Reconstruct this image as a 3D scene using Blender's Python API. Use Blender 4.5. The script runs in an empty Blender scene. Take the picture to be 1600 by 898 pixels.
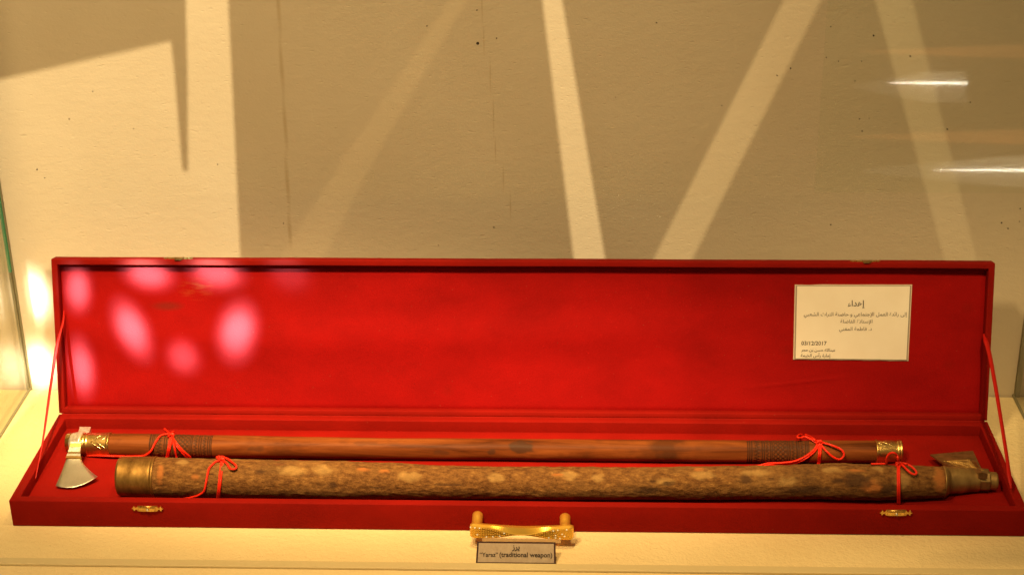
import bpy, bmesh, math, random
from mathutils import Vector, Matrix, noise, geometry
random.seed(4)
V = Vector
sc = bpy.context.scene
col = sc.collection
R = math.radians

# ------------------------------------------------------------------ camera
CAM = V((0.0591, -1.3596, 0.9033)); PITCH, YAW, ROLL, F = 0.4381, 0.0417, -0.0128, 2554.7
r0 = V((math.cos(YAW), math.sin(YAW), 0)); f0 = V((-math.sin(YAW), math.cos(YAW), 0))
FWD = f0 * math.cos(PITCH) - V((0, 0, 1)) * math.sin(PITCH)
u0 = V((0, 0, 1)) * math.cos(PITCH) + f0 * math.sin(PITCH)
RIGHT = r0 * math.cos(ROLL) + u0 * math.sin(ROLL)
UP = u0 * math.cos(ROLL) - r0 * math.sin(ROLL)
cd = bpy.data.cameras.new('camera'); cam = bpy.data.objects.new('camera', cd); col.objects.link(cam)
cd.sensor_width = 36; cd.sensor_fit = 'HORIZONTAL'; cd.lens = F / 1600 * 36; cd.clip_start = .02; cd.clip_end = 60
cam.matrix_world = Matrix(((RIGHT.x, UP.x, -FWD.x, CAM.x), (RIGHT.y, UP.y, -FWD.y, CAM.y), (RIGHT.z, UP.z, -FWD.z, CAM.z), (0, 0, 0, 1)))
sc.camera = cam
sc.cycles.transparent_max_bounces = 32

# ------------------------------------------------------------------ world, exposure
w = bpy.data.worlds.new('World'); sc.world = w; w.use_nodes = True
w.node_tree.nodes['Background'].inputs[0].default_value = (1.0, .70, .34, 1)
w.node_tree.nodes['Background'].inputs[1].default_value = .105
sc.view_settings.view_transform = 'Standard'; sc.view_settings.look = 'None'
sc.view_settings.gamma = 1; sc.view_settings.exposure = .55; sc.view_settings.use_curve_mapping = False

# ------------------------------------------------------------------ measured frame of the place (metres)
BD, BH = .1737, .030            # box depth and height
ZF = .018                       # padded floor of the box
LEAN, LL, LD = .2604, .1706, .0161   # lid lean, lid height, lid depth
WY = .285                       # back wall
XL, XR = -.5693, .5571          # glass side panes
def ray(u, v): return (FWD * F + RIGHT * (u - 800) - UP * (v - 449)).normalized()
def hit(u, v, p, n):
    d = ray(u, v); return CAM + d * ((V(p) - CAM).dot(V(n)) / d.dot(V(n)))
def atz(u, v, z): return hit(u, v, (0, 0, z), (0, 0, 1))
def aty(u, v, y): return hit(u, v, (0, y, 0), (0, 1, 0))
def atx(u, v, x): return hit(u, v, (x, 0, 0), (1, 0, 0))
LU = V((0, math.sin(LEAN), math.cos(LEAN))); LN = V((0, -math.cos(LEAN), math.sin(LEAN)))   # up the lid, out of the lid
def lid(x, u, wd): return V((x, BD, BH)) + LU * u - LN * wd
def atl(u, v, wd): return hit(u, v, lid(0, 0, wd), LN)

# ------------------------------------------------------------------ lamps
def spot(name, loc, aim, power, angle, blend, colour, radius, scale=(1, 1), roll=0):
    l = bpy.data.lights.new(name, 'SPOT'); l.energy = power; l.spot_size = angle; l.spot_blend = blend
    l.color = colour; l.shadow_soft_size = radius
    o = bpy.data.objects.new(name, l); col.objects.link(o); o.location = loc
    q = (V(aim) - V(loc)).to_track_quat('-Z', 'Y')
    o.rotation_euler = (q.to_matrix() @ Matrix.Rotation(roll, 3, 'Z')).to_euler()
    o.scale = (scale[0], scale[1], 1)
    return o
WARM = (1.0, .66, .30)
spot('lid_spot', (-.25, -.72, 1.72), (-.20, .135, .075), 222, R(40), 1.0, WARM, .03, (1, .31))
spot('lid_spot', (.46, -.72, 1.72), (.40, .17, .11), 66, R(34), 1.0, WARM, .03, (1, .36))  # added lamp that brightens the right part of the lid and the card
spot('wall_fill', (-.60, -1.02, 1.98), (-.26, .2, .2), 98, R(62), 1.0, (1, .69, .31), .10)  # added soft fill that brightens the shaded wall
spot('case_downlight', (-.02, -.13, 1.25), (.02, -.01, 0), 24, R(84), 1.0, (1, .62, .23), .03, (1, .27))
PL = V((-.4, -2.2, 2.9))
spot('slot_lamp', PL, (-.40, WY, .28), 350, R(35), 1.0, (1.0, .75, .41), .0016)  # added lamp out of view, throws the wall bands through the slots
BL = V((-.66, -1.02, 1.16))  # added lamps
for k, (u, v, rx, ry, roll, e, on_wall) in enumerate((
        (122, 452, 23, 38, 0, .8, 0), (232, 428, 44, 26, 0, .8, 0), (338, 426, 48, 28, 0, .7, 0), (207, 515, 29, 50, 30, 1.0, 0),
        (372, 518, 33, 50, -14, 1.15, 0), (287, 558, 31, 28, 0, .4, 0), (128, 574, 23, 46, 6, .9, 0),
        (51, 461, 36, 42, 0, .55, 1), (63, 572, 36, 40, 0, .5, 1), (452, 426, 40, 34, 0, .10, 0))):
    p = aty(u, v, WY) if on_wall else atl(u, v, .010)
    s = BL + V((.045 * (k % 3), .0, .05 * (k // 3)))
    d = (p - s).length; m = F / (p - CAM).dot(FWD)
    a, b = rx / m / d, ry / m / d
    big = max(a, b)
    for kk, ee in ((.80, 560), (1.18, 230)):
        spot('glint_lamp', s, p, (1.7 if not on_wall else .5) * ee * e * d * d, 2 * math.atan(big * kk), 1.0, (.17, .80, .98) if not on_wall else (1, .88, .66), .006, (a / big, b / big), R(roll))

# ------------------------------------------------------------------ materials
def mat(name, base, rough=.6, metal=0.0, sheen=0.0, spec=.5):
    m = bpy.data.materials.new(name); m.use_nodes = True
    b = m.node_tree.nodes['Principled BSDF']
    b.inputs['Base Color'].default_value = (*base, 1); b.inputs['Roughness'].default_value = rough
    b.inputs['Metallic'].default_value = metal; b.inputs['Sheen Weight'].default_value = sheen
    b.inputs['Specular IOR Level'].default_value = spec
    return m
class NT:
    def __init__(s, m): s.t = m.node_tree; s.b = s.t.nodes['Principled BSDF']; s.tc = s.t.nodes.new('ShaderNodeTexCoord')
    def n(s, kind, **k):
        x = s.t.nodes.new('ShaderNode' + kind)
        for a, v in k.items():
            if hasattr(x, a): setattr(x, a, v)
            else: x.inputs[a.replace('_', ' ')].default_value = v
        return x
    def l(s, a, b): s.t.links.new(a, b)
    def coords(s, scale=(1, 1, 1)):
        m = s.n('Mapping'); m.inputs['Scale'].default_value = scale; s.l(s.tc.outputs['Object'], m.inputs[0]); return m.outputs[0]
    def noise(s, scale, sc3=(1, 1, 1), detail=4, rough=.55, distort=0):
        x = s.n('TexNoise'); x.inputs['Scale'].default_value = scale; x.inputs['Detail'].default_value = detail
        x.inputs['Roughness'].default_value = rough; x.inputs['Distortion'].default_value = distort
        s.l(s.coords(sc3), x.inputs['Vector']); return x.outputs['Fac']
    def ramp(s, fac, *stops):
        x = s.n('ValToRGB'); e = x.color_ramp.elements
        while len(e) < len(stops): e.new(.5)
        for i, (p, c) in enumerate(stops): e[i].position = p; e[i].color = (*c, 1) if len(c) == 3 else c
        s.l(fac, x.inputs[0]); return x.outputs[0]
    def mix(s, fac, a, b, mode='MIX'):
        x = s.n('Mix', data_type='RGBA', blend_type=mode)
        for i, q in ((0, fac), (6, a), (7, b)):
            if isinstance(q, (int, float)): x.inputs[i].default_value = q
            elif isinstance(q, tuple): x.inputs[i].default_value = (*q, 1)
            else: s.l(q, x.inputs[i])
        return x.outputs[2]
    def math(s, op, a, b=0.0, clamp=False):
        x = s.n('Math', operation=op, use_clamp=clamp)
        for i, q in ((0, a), (1, b)):
            if isinstance(q, (int, float)): x.inputs[i].default_value = q
            else: s.l(q, x.inputs[i])
        return x.outputs[0]
    def base(s, c): s.l(c, s.b.inputs['Base Color'])
    def bump(s, h, dist, strength=1.0, normal=None):
        x = s.n('Bump'); x.inputs['Distance'].default_value = dist; x.inputs['Strength'].default_value = strength
        s.l(h, x.inputs['Height'])
        if normal: s.l(normal, x.inputs['Normal'])
        s.l(x.outputs[0], s.b.inputs['Normal']); return x.outputs[0]
    def blob(s, p, rx, rz, soft=.5, axes=('X', 'Z')):
        """1 inside an ellipse round object point p, 0 outside"""
        sp = s.n('SeparateXYZ'); s.l(s.tc.outputs['Object'], sp.inputs[0])
        i = {'X': 0, 'Y': 1, 'Z': 2}
        a = s.math('DIVIDE', s.math('SUBTRACT', sp.outputs[i[axes[0]]], p[i[axes[0]]]), rx)
        b = s.math('DIVIDE', s.math('SUBTRACT', sp.outputs[i[axes[1]]], p[i[axes[1]]]), rz)
        d = s.math('SQRT', s.math('ADD', s.math('MULTIPLY', a, a), s.math('MULTIPLY', b, b)))
        return s.math('DIVIDE', s.math('SUBTRACT', 1.0, d), soft, True)

M = {}
# plaster wall
m = mat('wall_plaster', (.66, .60, .48), .85, spec=.2); t = NT(m)
c = t.ramp(t.noise(5, detail=5), (.3, (.66, .565, .425)), (.7, (.72, .63, .49)))
# two drip stains running down from above the frame
def drip(t, c, pts, wid, colour, amt):
    for (a, b) in zip(pts, pts[1:]):
        mid = (a + b) / 2
        c = t.mix(t.math('MULTIPLY', t.blob(mid, wid, abs(a.z - b.z) * .62, .8), amt), c, colour)
    return c
c = drip(t, c, [aty(*q, WY) for q in ((434, -40), (436, 60), (444, 150), (447, 240), (451, 330), (454, 388))], .0030, (.42, .30, .13), .42)
c = drip(t, c, [aty(*q, WY) for q in ((754, -30), (752, 40), (760, 90), (772, 150), (770, 215), (778, 255), (795, 300), (800, 345))], .0011, (.42, .30, .14), .38)
vo = t.n('TexVoronoi', feature='F1'); vo.inputs['Scale'].default_value = 22; t.l(t.coords((1, 1, 1)), vo.inputs['Vector'])
fly = t.math('MULTIPLY', t.math('LESS_THAN', vo.outputs['Distance'], .045), t.math('GREATER_THAN', t.noise(7, detail=1), .60))
c = t.mix(t.math('MULTIPLY', fly, .65), c, (.12, .08, .04)); t.base(c)
h1 = t.noise(70, (1, 1, 1.5), 4, .6); h2 = t.noise(330, (1, 1, 1.4), 3, .6)
vp = t.n('TexVoronoi', feature='SMOOTH_F1'); vp.inputs['Scale'].default_value = 75; t.l(t.coords((1, 1, 2.2)), vp.inputs['Vector'])
pit = t.math('MULTIPLY', t.math('SUBTRACT', .16, vp.outputs['Distance'], True), 3.0)
h = t.math('SUBTRACT', t.math('ADD', h1, t.math('MULTIPLY', h2, .45)), pit)
t.bump(h, .0010, .55); M['wall'] = m
# shelf
m = mat('shelf_paint', (.78, .64, .40), .6, spec=.25); t = NT(m)
c = t.ramp(t.noise(9, detail=4), (.3, (.77, .62, .35)), (.7, (.82, .68, .40)))
c = t.mix(t.math('MULTIPLY', t.noise(260, detail=4, rough=.7), .22), c, (.52, .38, .18))
vo = t.n('TexVoronoi', feature='F1'); vo.inputs['Scale'].default_value = 20; t.l(t.coords(), vo.inputs['Vector'])
fly = t.math('MULTIPLY', t.math('LESS_THAN', vo.outputs['Distance'], .03), t.math('GREATER_THAN', t.noise(11, detail=1), .6))
c = t.mix(t.math('MULTIPLY', fly, .7), c, (.16, .09, .03)); t.base(c)
t.bump(t.math('ADD', t.noise(150, detail=3), t.math('MULTIPLY', t.noise(420, detail=2), .5)), .0014, .9); M['shelf'] = m
# red velour
def velour(name, base, amp=1.0):
    m = mat(name, base, .75, spec=.06); t = NT(m)
    b2 = tuple(x * .80 for x in base); b3 = tuple(min(1, x * 1.12) for x in base)
    c = t.ramp(t.noise(14, (1, 1.5, 1.5), 5, .6), (.28, b2), (.72, b3))
    lint = t.math('GREATER_THAN', t.noise(620, detail=1), .80)
    c = t.mix(t.math('MULTIPLY', lint, .25), c, (.6, .25, .18))
    t.base(c)
    t.bump(t.math('ADD', t.noise(900, detail=2), t.math('MULTIPLY', t.noise(30, (1, 2, 2), 3), .8 * amp)), .0006, .5)
    return m, t, c
m, t, c = velour('red_velour', (.23, .0060, .0034)); M['red'] = m
m, t, c = velour('red_velour_lining', (.29, .0042, .0042))
k1 = t.blob(atl(262, 478, .010), .021, .006, .7); c = t.mix(t.math('MULTIPLY', k1, .5), c, (.12, .02, .012))
k2 = t.math('MULTIPLY', t.blob(atl(306, 452, .010), .022, .013, .8), t.ramp(t.noise(60, (1, 1, 6), 3), (.45, (0, 0, 0)), (.7, (1, 1, 1))))
c = t.mix(t.math('MULTIPLY', k2, .18), c, (.62, .22, .06))
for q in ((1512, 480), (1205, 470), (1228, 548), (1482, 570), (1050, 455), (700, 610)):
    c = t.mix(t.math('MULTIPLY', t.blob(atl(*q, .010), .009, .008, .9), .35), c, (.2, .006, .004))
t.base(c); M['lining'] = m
m, t, c = velour('red_velour_floor', (.24, .0060, .0035)); M['floor'] = m
# woods
m = mat('red_brown_wood', (.30, .09, .025), .46, spec=.05); t = NT(m)
g = t.noise(42, (.14, 1.6, 1.6), 5, .62, .6)
c = t.ramp(g, (.28, (.040, .010, .003)), (.44, (.130, .034, .008)), (.60, (.215, .062, .015)), (.76, (.31, .108, .030)))
c = t.mix(t.ramp(t.noise(13, (.8, 1, 1), 4, .7), (.54, (0, 0, 0)), (.70, (.8, .8, .8))), c, (.060, .019, .007))
at_ = t.n('Attribute', attribute_name='tint'); c = t.mix(at_.outputs['Fac'], c, (.050, .022, .012)); t.base(c)
t.bump(t.noise(220, (.12, 1, 1), 3), .0004, .4); M['wood'] = m
m = mat('grey_brown_bark', (.22, .14, .07), .82, spec=.2); t = NT(m)
g = t.noise(190, (.7, 1.2, 1.2), 8, .78); g2 = t.noise(22, (.6, 1, 1), 4, .62)
c = t.ramp(g, (.28, (.036, .014, .004)), (.44, (.122, .050, .013)), (.58, (.215, .100, .027)), (.76, (.43, .23, .070)))
c = t.mix(t.ramp(g2, (.52, (0, 0, 0)), (.74, (.28, .28, .28))), c, (.35, .20, .064))
c = t.mix(t.ramp(t.noise(16, (.7, 1, 1), 4, .65), (.56, (0, 0, 0)), (.76, (.45, .45, .45))), c, (.085, .046, .016))
c = t.mix(t.ramp(t.noise(48, (.35, 1.2, 1.2), 3, .6), (.64, (0, 0, 0)), (.70, (.85, .85, .85))), c, (.15, .052, .018))
a1 = t.n('Attribute', attribute_name='pale'); c = t.mix(a1.outputs['Fac'], c, (.46, .285, .10))
a2 = t.n('Attribute', attribute_name='bare'); c = t.mix(a2.outputs['Fac'], c, (.38, .135, .034))
a3 = t.n('Attribute', attribute_name='dark'); c = t.mix(a3.outputs['Fac'], c, (.050, .022, .010))
t.base(c); t.bump(t.math('ADD', g, t.math('MULTIPLY', t.noise(300, (.35, 1, 1), 3), .6)), .0019, .9); M['bark'] = m
# metals
def metal(name, a, b, rough, sc3=(1, 1, 1), bump=.0002, scale=60):
    m = mat(name, a, rough, 1.0); t = NT(m)
    n = t.noise(scale, sc3, 4, .6)
    t.base(t.ramp(n, (.32, b), (.66, a))); t.bump(n, bump, .6)
    rr = t.ramp(n, (.3, (rough + .14,) * 3), (.7, (rough - .05,) * 3)); t.l(rr, t.b.inputs['Roughness'])
    return m
M['brass'] = metal('worn_brass', (.78, .52, .17), (.34, .19, .055), .34, (1, .3, .3))
M['brass_bright'] = metal('scratched_brass', (.95, .74, .36), (.8, .55, .2), .25)
M['brass_old'] = metal('tarnished_brass', (.46, .29, .10), (.13, .07, .024), .50, (1.5, .5, .5), .0003, 40); M['brass_old'].node_tree.nodes['Principled BSDF'].inputs['Metallic'].default_value = .75
M['bronze'] = metal('dull_bronze', (.40, .26, .10), (.17, .10, .038), .46, (1, 1, 1), .0004, 90); M['bronze'].node_tree.nodes['Principled BSDF'].inputs['Metallic'].default_value = .78
M['brass_aged'] = metal('aged_brass', (.42, .25, .075), (.15, .078, .022), .54, (1, .5, .5), .0004, 75)
M['silver'] = metal('polished_steel', (.76, .72, .62), (.54, .50, .41), .33, (2, 1, 1), .0001, 30); M['silver'].node_tree.nodes['Principled BSDF'].inputs['Metallic'].default_value = .95
M['silver_worn'] = metal('engraved_silver', (.80, .73, .64), (.46, .38, .31), .36, (1, 1, 1), .0004, 260); M['silver_worn'].node_tree.nodes['Principled BSDF'].inputs['Metallic'].default_value = .6
M['gold'] = metal('gold_plate', (1.0, .64, .12), (.92, .52, .07), .30, bump=.00004); M['gold'].node_tree.nodes['Principled BSDF'].inputs['Metallic'].default_value = .72
M['gold_old'] = metal('clasp_brass', (.90, .62, .20), (.55, .33, .09), .28, bump=.0001, scale=200)
m = mat('clear_rhinestone', (1, .95, .86), .12); m.node_tree.nodes['Principled BSDF'].inputs['Metallic'].default_value = 0; M['stone'] = m
m = mat('red_satin_cord', (.74, .022, .006), .42, spec=.3); t = NT(m)
wv = t.n('TexWave', wave_type='BANDS', bands_direction='DIAGONAL'); wv.inputs['Scale'].default_value = 330; t.l(t.coords(), wv.inputs['Vector'])
t.bump(wv.outputs['Fac'], .0004, .6); M['cord'] = m
M['ribbon'] = mat('red_satin_ribbon', (.42, .008, .005), .40, spec=.2)
m = mat('cream_card', (.84, .72, .54), .5); t = NT(m); t.base(t.ramp(t.noise(30, detail=3), (.3, (.85, .77, .66)), (.7, (.90, .83, .73)))); M['card'] = m
M['card_edge'] = mat('grey_card_border', (.33, .27, .22), .5)
M['film'] = mat('laminate_film', (.72, .60, .48), .15)
M['ink'] = mat('dark_ink', (.030, .017, .012), .6)
M['ink_grey'] = mat('faded_ink', (.075, .048, .035), .6)
m = mat('brushed_plaque', (.52, .47, .40), .40, .35); t = NT(m)
g = t.noise(120, (1, .04, 1), 3, .7); t.base(t.ramp(g, (.3, (.50, .38, .29)), (.7, (.62, .50, .39)))); M['plaque'] = m
M['plaque_edge'] = mat('dark_plaque_border', (.045, .012, .010), .5)
m = mat('green_glass_edge', (.10, .52, .30), .15); M['green'] = m
m = mat('silicone_seal', (.62, .52, .30), .35, spec=.4); M['seal'] = m
M['seal_dark'] = mat('grey_seal', (.24, .22, .13), .5)
M['steel_dark'] = mat('dark_sheet_metal', (.06, .055, .05), .6)
m = mat('speck', (.03, .02, .012), .8); M['speck'] = m
M['hall'] = mat('hall_floor_tile', (.32, .25, .18), .35); M['counter'] = mat('brown_counter', (.16, .065, .022), .4)
m = mat('tube_glow', (1, 1, 1)); b = m.node_tree.nodes['Principled BSDF']; b.inputs['Emission Color'].default_value = (1, .90, .70, 1); b.inputs['Emission Strength'].default_value = 13; M['tube'] = m; b.inputs['Emission Strength'].default_value = 60
# glass that mirrors as much as a pane does, and shows what is behind it
def pane_glass(name, ior, rough=.01):
    m = bpy.data.materials.new(name); m.use_nodes = True; nt = m.node_tree; nt.nodes.clear()
    out = nt.nodes.new('ShaderNodeOutputMaterial'); mx = nt.nodes.new('ShaderNodeMixShader'); tr = nt.nodes.new('ShaderNodeBsdfTransparent')
    gl = nt.nodes.new('ShaderNodeBsdfGlossy'); gl.inputs['Roughness'].default_value = rough; fr = nt.nodes.new('ShaderNodeFresnel')
    ge = nt.nodes.new('ShaderNodeNewGeometry'); mr = nt.nodes.new('ShaderNodeMapRange'); mr.inputs[3].default_value = ior; mr.inputs[4].default_value = 1 / ior
    tr.inputs[0].default_value = (.985, 1, .985, 1)
    nt.links.new(ge.outputs['Backfacing'], mr.inputs[0]); nt.links.new(mr.outputs[0], fr.inputs[0]); nt.links.new(fr.outputs[0], mx.inputs[0])
    nt.links.new(tr.outputs[0], mx.inputs[1]); nt.links.new(gl.outputs[0], mx.inputs[2]); nt.links.new(mx.outputs[0], out.inputs[0]); return m
M['glass'] = pane_glass('pane_glass', 1.5); M['sheet_glass'] = pane_glass('sheet_glass', 1.28, .022)
m = bpy.data.materials.new('clear_glass'); m.use_nodes = True; nt = m.node_tree; nt.nodes.clear()
out = nt.nodes.new('ShaderNodeOutputMaterial'); tr = nt.nodes.new('ShaderNodeBsdfTransparent'); tr.inputs[0].default_value = (.985, .99, .985, 1)
nt.links.new(tr.outputs[0], out.inputs[0]); M['clear'] = m
m = bpy.data.materials.new('amber_sheet'); m.use_nodes = True; nt = m.node_tree; nt.nodes.clear()
out = nt.nodes.new('ShaderNodeOutputMaterial'); tr = nt.nodes.new('ShaderNodeBsdfTransparent'); tr.inputs[0].default_value = (.12, .10, .07, 1)
nt.links.new(tr.outputs[0], out.inputs[0]); M['amber'] = m

# ------------------------------------------------------------------ building helpers
def wloc(o):
    p = V((0, 0, 0))
    while o: p += o.location; o = o.parent
    return p
def thing(name, label, cat, loc=(0, 0, 0), group=None):
    o = bpy.data.objects.new(name, None); col.objects.link(o); o.location = loc; o.empty_display_size = .02
    o['label'] = label; o['category'] = cat
    if group: o['group'] = group
    return o
def link(name, me, material, parent=None, smooth=False, **props):
    if parent:
        p = wloc(parent)
        if p.length: me.transform(Matrix.Translation(-p))
    if material: me.materials.append(M[material] if isinstance(material, str) else material)
    if smooth:
        for f in me.polygons: f.use_smooth = True
    o = bpy.data.objects.new(name, me); col.objects.link(o)
    if parent: o.parent = parent
    for k, v in props.items(): o[k] = v
    return o
def obj(name, verts, faces, material, parent=None, smooth=False, **props):
    me = bpy.data.meshes.new(name); me.from_pydata([tuple(v) for v in verts], [], faces); me.update()
    return link(name, me, material, parent, smooth, **props)
def from_bm(name, bm, material, parent=None, smooth=False, **props):
    bmesh.ops.recalc_face_normals(bm, faces=bm.faces)
    me = bpy.data.meshes.new(name); bm.to_mesh(me); bm.free(); return link(name, me, material, parent, smooth, **props)
def add_box(bm, lo, hi, bevel=0, seg=2):
    r = bmesh.ops.create_cube(bm, size=1); vs = r['verts']
    for v in vs: v.co = V([(lo[i] + hi[i]) / 2 + v.co[i] * (hi[i] - lo[i]) for i in range(3)])
    if bevel:
        bmesh.ops.bevel(bm, geom=list({e for v in vs for e in v.link_edges}), offset=bevel, segments=seg, affect='EDGES', profile=.5)
def box(name, lo, hi, material, parent=None, bevel=0, **props):
    bm = bmesh.new(); add_box(bm, lo, hi, bevel); return from_bm(name, bm, material, parent, False, **props)
def frame_bm(place, x0, x1, a0, a1, xi0, xi1, ai0, ai1, d0, d1, bevel=.0009, cuts=70, wob=.0003):
    """rectangular ring: outline (x, a), opening (xi, ai), depth d0..d1; place maps (x, a, d) to the world"""
    bm = bmesh.new()
    out = [(x0, a0), (x1, a0), (x1, a1), (x0, a1)]; inn = [(xi0, ai0), (xi1, ai0), (xi1, ai1), (xi0, ai1)]
    L = [[bm.verts.new((x, a, d)) for (x, a) in ring] for d in (d0, d1) for ring in (out, inn)]
    o0, i0, o1, i1 = L
    for k in range(4):
        j = (k + 1) % 4
        for q in ((o0[k], o0[j], i0[j], i0[k]), (o1[k], i1[k], i1[j], o1[j]), (o0[k], o1[k], o1[j], o0[j]), (i0[k], i0[j], i1[j], i1[k])): bm.faces.new(q)
    bmesh.ops.recalc_face_normals(bm, faces=bm.faces)
    sharp = [e for e in bm.edges if e.calc_face_angle(0) > .5]
    bmesh.ops.bevel(bm, geom=sharp, offset=bevel, segments=3, affect='EDGES', profile=.5)
    long = [e for e in bm.edges if abs(e.verts[0].co.x - e.verts[1].co.x) > .5]
    bmesh.ops.subdivide_edges(bm, edges=long, cuts=cuts)
    for v in bm.verts:
        n = noise.noise_vector(V((v.co.x * 9, v.co.y * 12, v.co.z * 12 + 3))); c = v.co + n * wob
        v.co = place(c.x, c.y, c.z)
    return bm
def grid(name, fn, nu, nv, material, parent=None, **props):
    vs = [fn(i / nu, j / nv) for j in range(nv + 1) for i in range(nu + 1)]
    fs = [(j * (nu + 1) + i, j * (nu + 1) + i + 1, (j + 1) * (nu + 1) + i + 1, (j + 1) * (nu + 1) + i) for j in range(nv) for i in range(nu)]
    return obj(name, vs, fs, material, parent, True, **props)
def spline(pts, n=6):
    P = [V(p) for p in pts]; P = [P[0] * 2 - P[1]] + P + [P[-1] * 2 - P[-2]]; o = []
    for a, b, c, d in zip(P, P[1:], P[2:], P[3:]):
        for k in range(n):
            t = k / n; o.append(.5 * ((2 * b) + (c - a) * t + (2 * a - 5 * b + 4 * c - d) * t * t + (3 * b - a - 3 * c + d) * t ** 3))
    o.append(P[-2]); return o
def tube_data(path, r, ns=8, verts=None, faces=None):
    verts = [] if verts is None else verts; faces = [] if faces is None else faces
    base = len(verts); n = len(path); up = None
    for i, p in enumerate(path):
        d = (path[min(i + 1, n - 1)] - path[max(i - 1, 0)])
        d = d.normalized() if d.length > 1e-9 else V((1, 0, 0))
        if up is None: up = d.orthogonal().normalized()
        up = (up - d * up.dot(d)).normalized(); sd = d.cross(up)
        rr = r(i / (n - 1)) if callable(r) else r
        for k in range(ns):
            a = 2 * math.pi * k / ns; verts.append(p + (up * math.cos(a) + sd * math.sin(a)) * rr)
    for i in range(n - 1):
        for k in range(ns):
            q = (k + 1) % ns; a = base + i * ns
            faces.append((a + k, a + q, a + ns + q, a + ns + k))
    faces.append(tuple(base + k for k in reversed(range(ns)))); faces.append(tuple(base + (n - 1) * ns + k for k in range(ns)))
    return verts, faces
def tubes(name, paths, r, material, parent=None, ns=8, **props):
    vs, fs = [], []
    for p in paths: tube_data(p, r, ns, vs, fs)
    return obj(name, vs, fs, material, parent, True, **props)
def prism(name, top, bot, material, parent=None, **props):
    n = len(top); fs = [tuple(range(n)), tuple(range(2 * n - 1, n - 1, -1))]
    fs += [(k, n + k, n + (k + 1) % n, (k + 1) % n) for k in range(n)]
    bm = bmesh.new(); vv = [bm.verts.new(v) for v in list(top) + list(bot)]
    for f in fs: bm.faces.new([vv[i] for i in f])
    return from_bm(name, bm, material, parent, **props)

# ------------------------------------------------------------------ setting: wall, shelf, hall
grid('back_wall', lambda s, t: V((-1.5 + 3 * s, WY, -.02 + 1.5 * t)), 2, 2, 'wall', kind='structure')
box('shelf', (-1.5, -.125, -.04), (1.5, WY - .002, 0), 'shelf', bevel=.002, kind='structure')
box('cabinet_body', (-1.5, -.105, -.9), (1.5, WY - .002, -.043), 'counter', kind='structure')
obj('hall_floor', [(-6, -7, -.9), (6, -7, -.9), (6, -.1, -.9), (-6, -.1, -.9)], [(0, 1, 2, 3)], 'hall', kind='structure')

# marks on the wall that stand proud of it
sv, sf = [], []
def chip(p, r, seed):
    rnd = random.Random(seed); b = len(sv); n = 7
    sv.append(p + V((0, -.0009, 0)))
    for k in range(n):
        a = 2 * math.pi * k / n; q = r * rnd.uniform(.6, 1.15); sv.append(p + V((math.cos(a) * q, .0001, math.sin(a) * q)))
    for k in range(n): sf.append((b, b + 1 + k, b + 1 + (k + 1) % n))
for k, (u, v, r) in enumerate(((746, 68, 2.9), (667, 41, 1.4), (745, 16, 1.3), (776, 60, 1.4), (1214, 118, 1.5), (1365, 56, 1.5), (1235, 107, 1.4), (1347, 205, 1.5), (1298, 351, 1.5),
                            (1422, 88, 1.6), (1291, 90, 1), (1336, 127, 1), (1346, 96, 1), (1310, 96, .9), (1026, 36, 1.3), (1480, 202, 1.6), (1516, 160, 1.2), (1343, 186, 1), (1358, 185, .9), (1565, 348, 1.5),
                            (1575, 357, 1.3), (1594, 326, 1.3), (1593, 346, 1), (1298, 42, .9), (145, 143, 1.2), (58, 265, 1.6), (70, 278, 1.2), (340, 257, 1.2), (209, 201, 1.2), (443, 349, 1.2), (685, 383, 1.1), (962, 152, .9), (1128, 165, 1.0))):
    chip(aty(u, v, WY), r * .00072, k)
obj('wall_specks', sv, sf, 'speck', bpy.data.objects['back_wall'], kind='stuff')

# glass of the case
g = thing('glass_panel', 'greenish glass side pane at the left end of the case, catching two bright glints', 'glass pane', (XL, 0, 0), 'side panes of the display case')
box('pane', (XL - .0045, -.066, .001), (XL, WY - .006, 1.2), 'glass', g)
box('pane_edge', (XL - .0026, WY - .0055, .15), (XL, WY - .0015, 1.2), 'green', g)
box('wall_seal', (XL - .0026, WY - .0055, .001), (XL, WY - .0015, .1495), 'seal_dark', g)
vs, fs = tube_data([V((XL + .001, WY - .001, .0)), V((XL + .001, WY - .001, 1.2))], .0012, 6); tube_data([V((XL, -.06, .001)), V((XL, WY, .001))], .0016, 6, vs, fs)
obj('seal', vs, fs, 'seal_dark', g)
g = thing('glass_panel', 'dim glass side pane at the right end of the case beside the leaning lid', 'glass pane', (XR, 0, 0), 'side panes of the display case')
box('pane', (XR, -.066, .001), (XR + .006, WY - .006, 1.2), 'glass', g)
box('pane_edge', (XR, WY - .0055, .001), (XR + .006, WY - .0015, 1.2), 'seal_dark', g)
vs, fs = tube_data([V((XR, -.06, .001)), V((XR, WY, .001))], .0016, 6); obj('seal', vs, fs, 'seal_dark', g)
FY = atz(800, 884, 0).y
g = thing('front_glass', 'clear glass front of the display case standing along the shelf edge', 'glass front', (0, FY, 0))
box('pane', (-1.2, FY - .008, .003), (1.2, FY, 1.2), 'clear', g)
box('seal_strip', (-1.2, FY - .009, .0003), (1.2, FY + .0015, .0026), 'seal', g, bevel=.0006)
pa = aty(1272, 300, FY - .010)
g = box('reflecting_glass', (pa.x, FY - .011, pa.z), (1.2, FY - .010, 1.2), 'sheet_glass')  # added patch: carries the reflections that the clear front pane leaves out
g['label'] = 'added reflecting patch of the front glass at the upper right, mirroring two white light streaks'; g['category'] = 'glass sheet'

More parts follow.
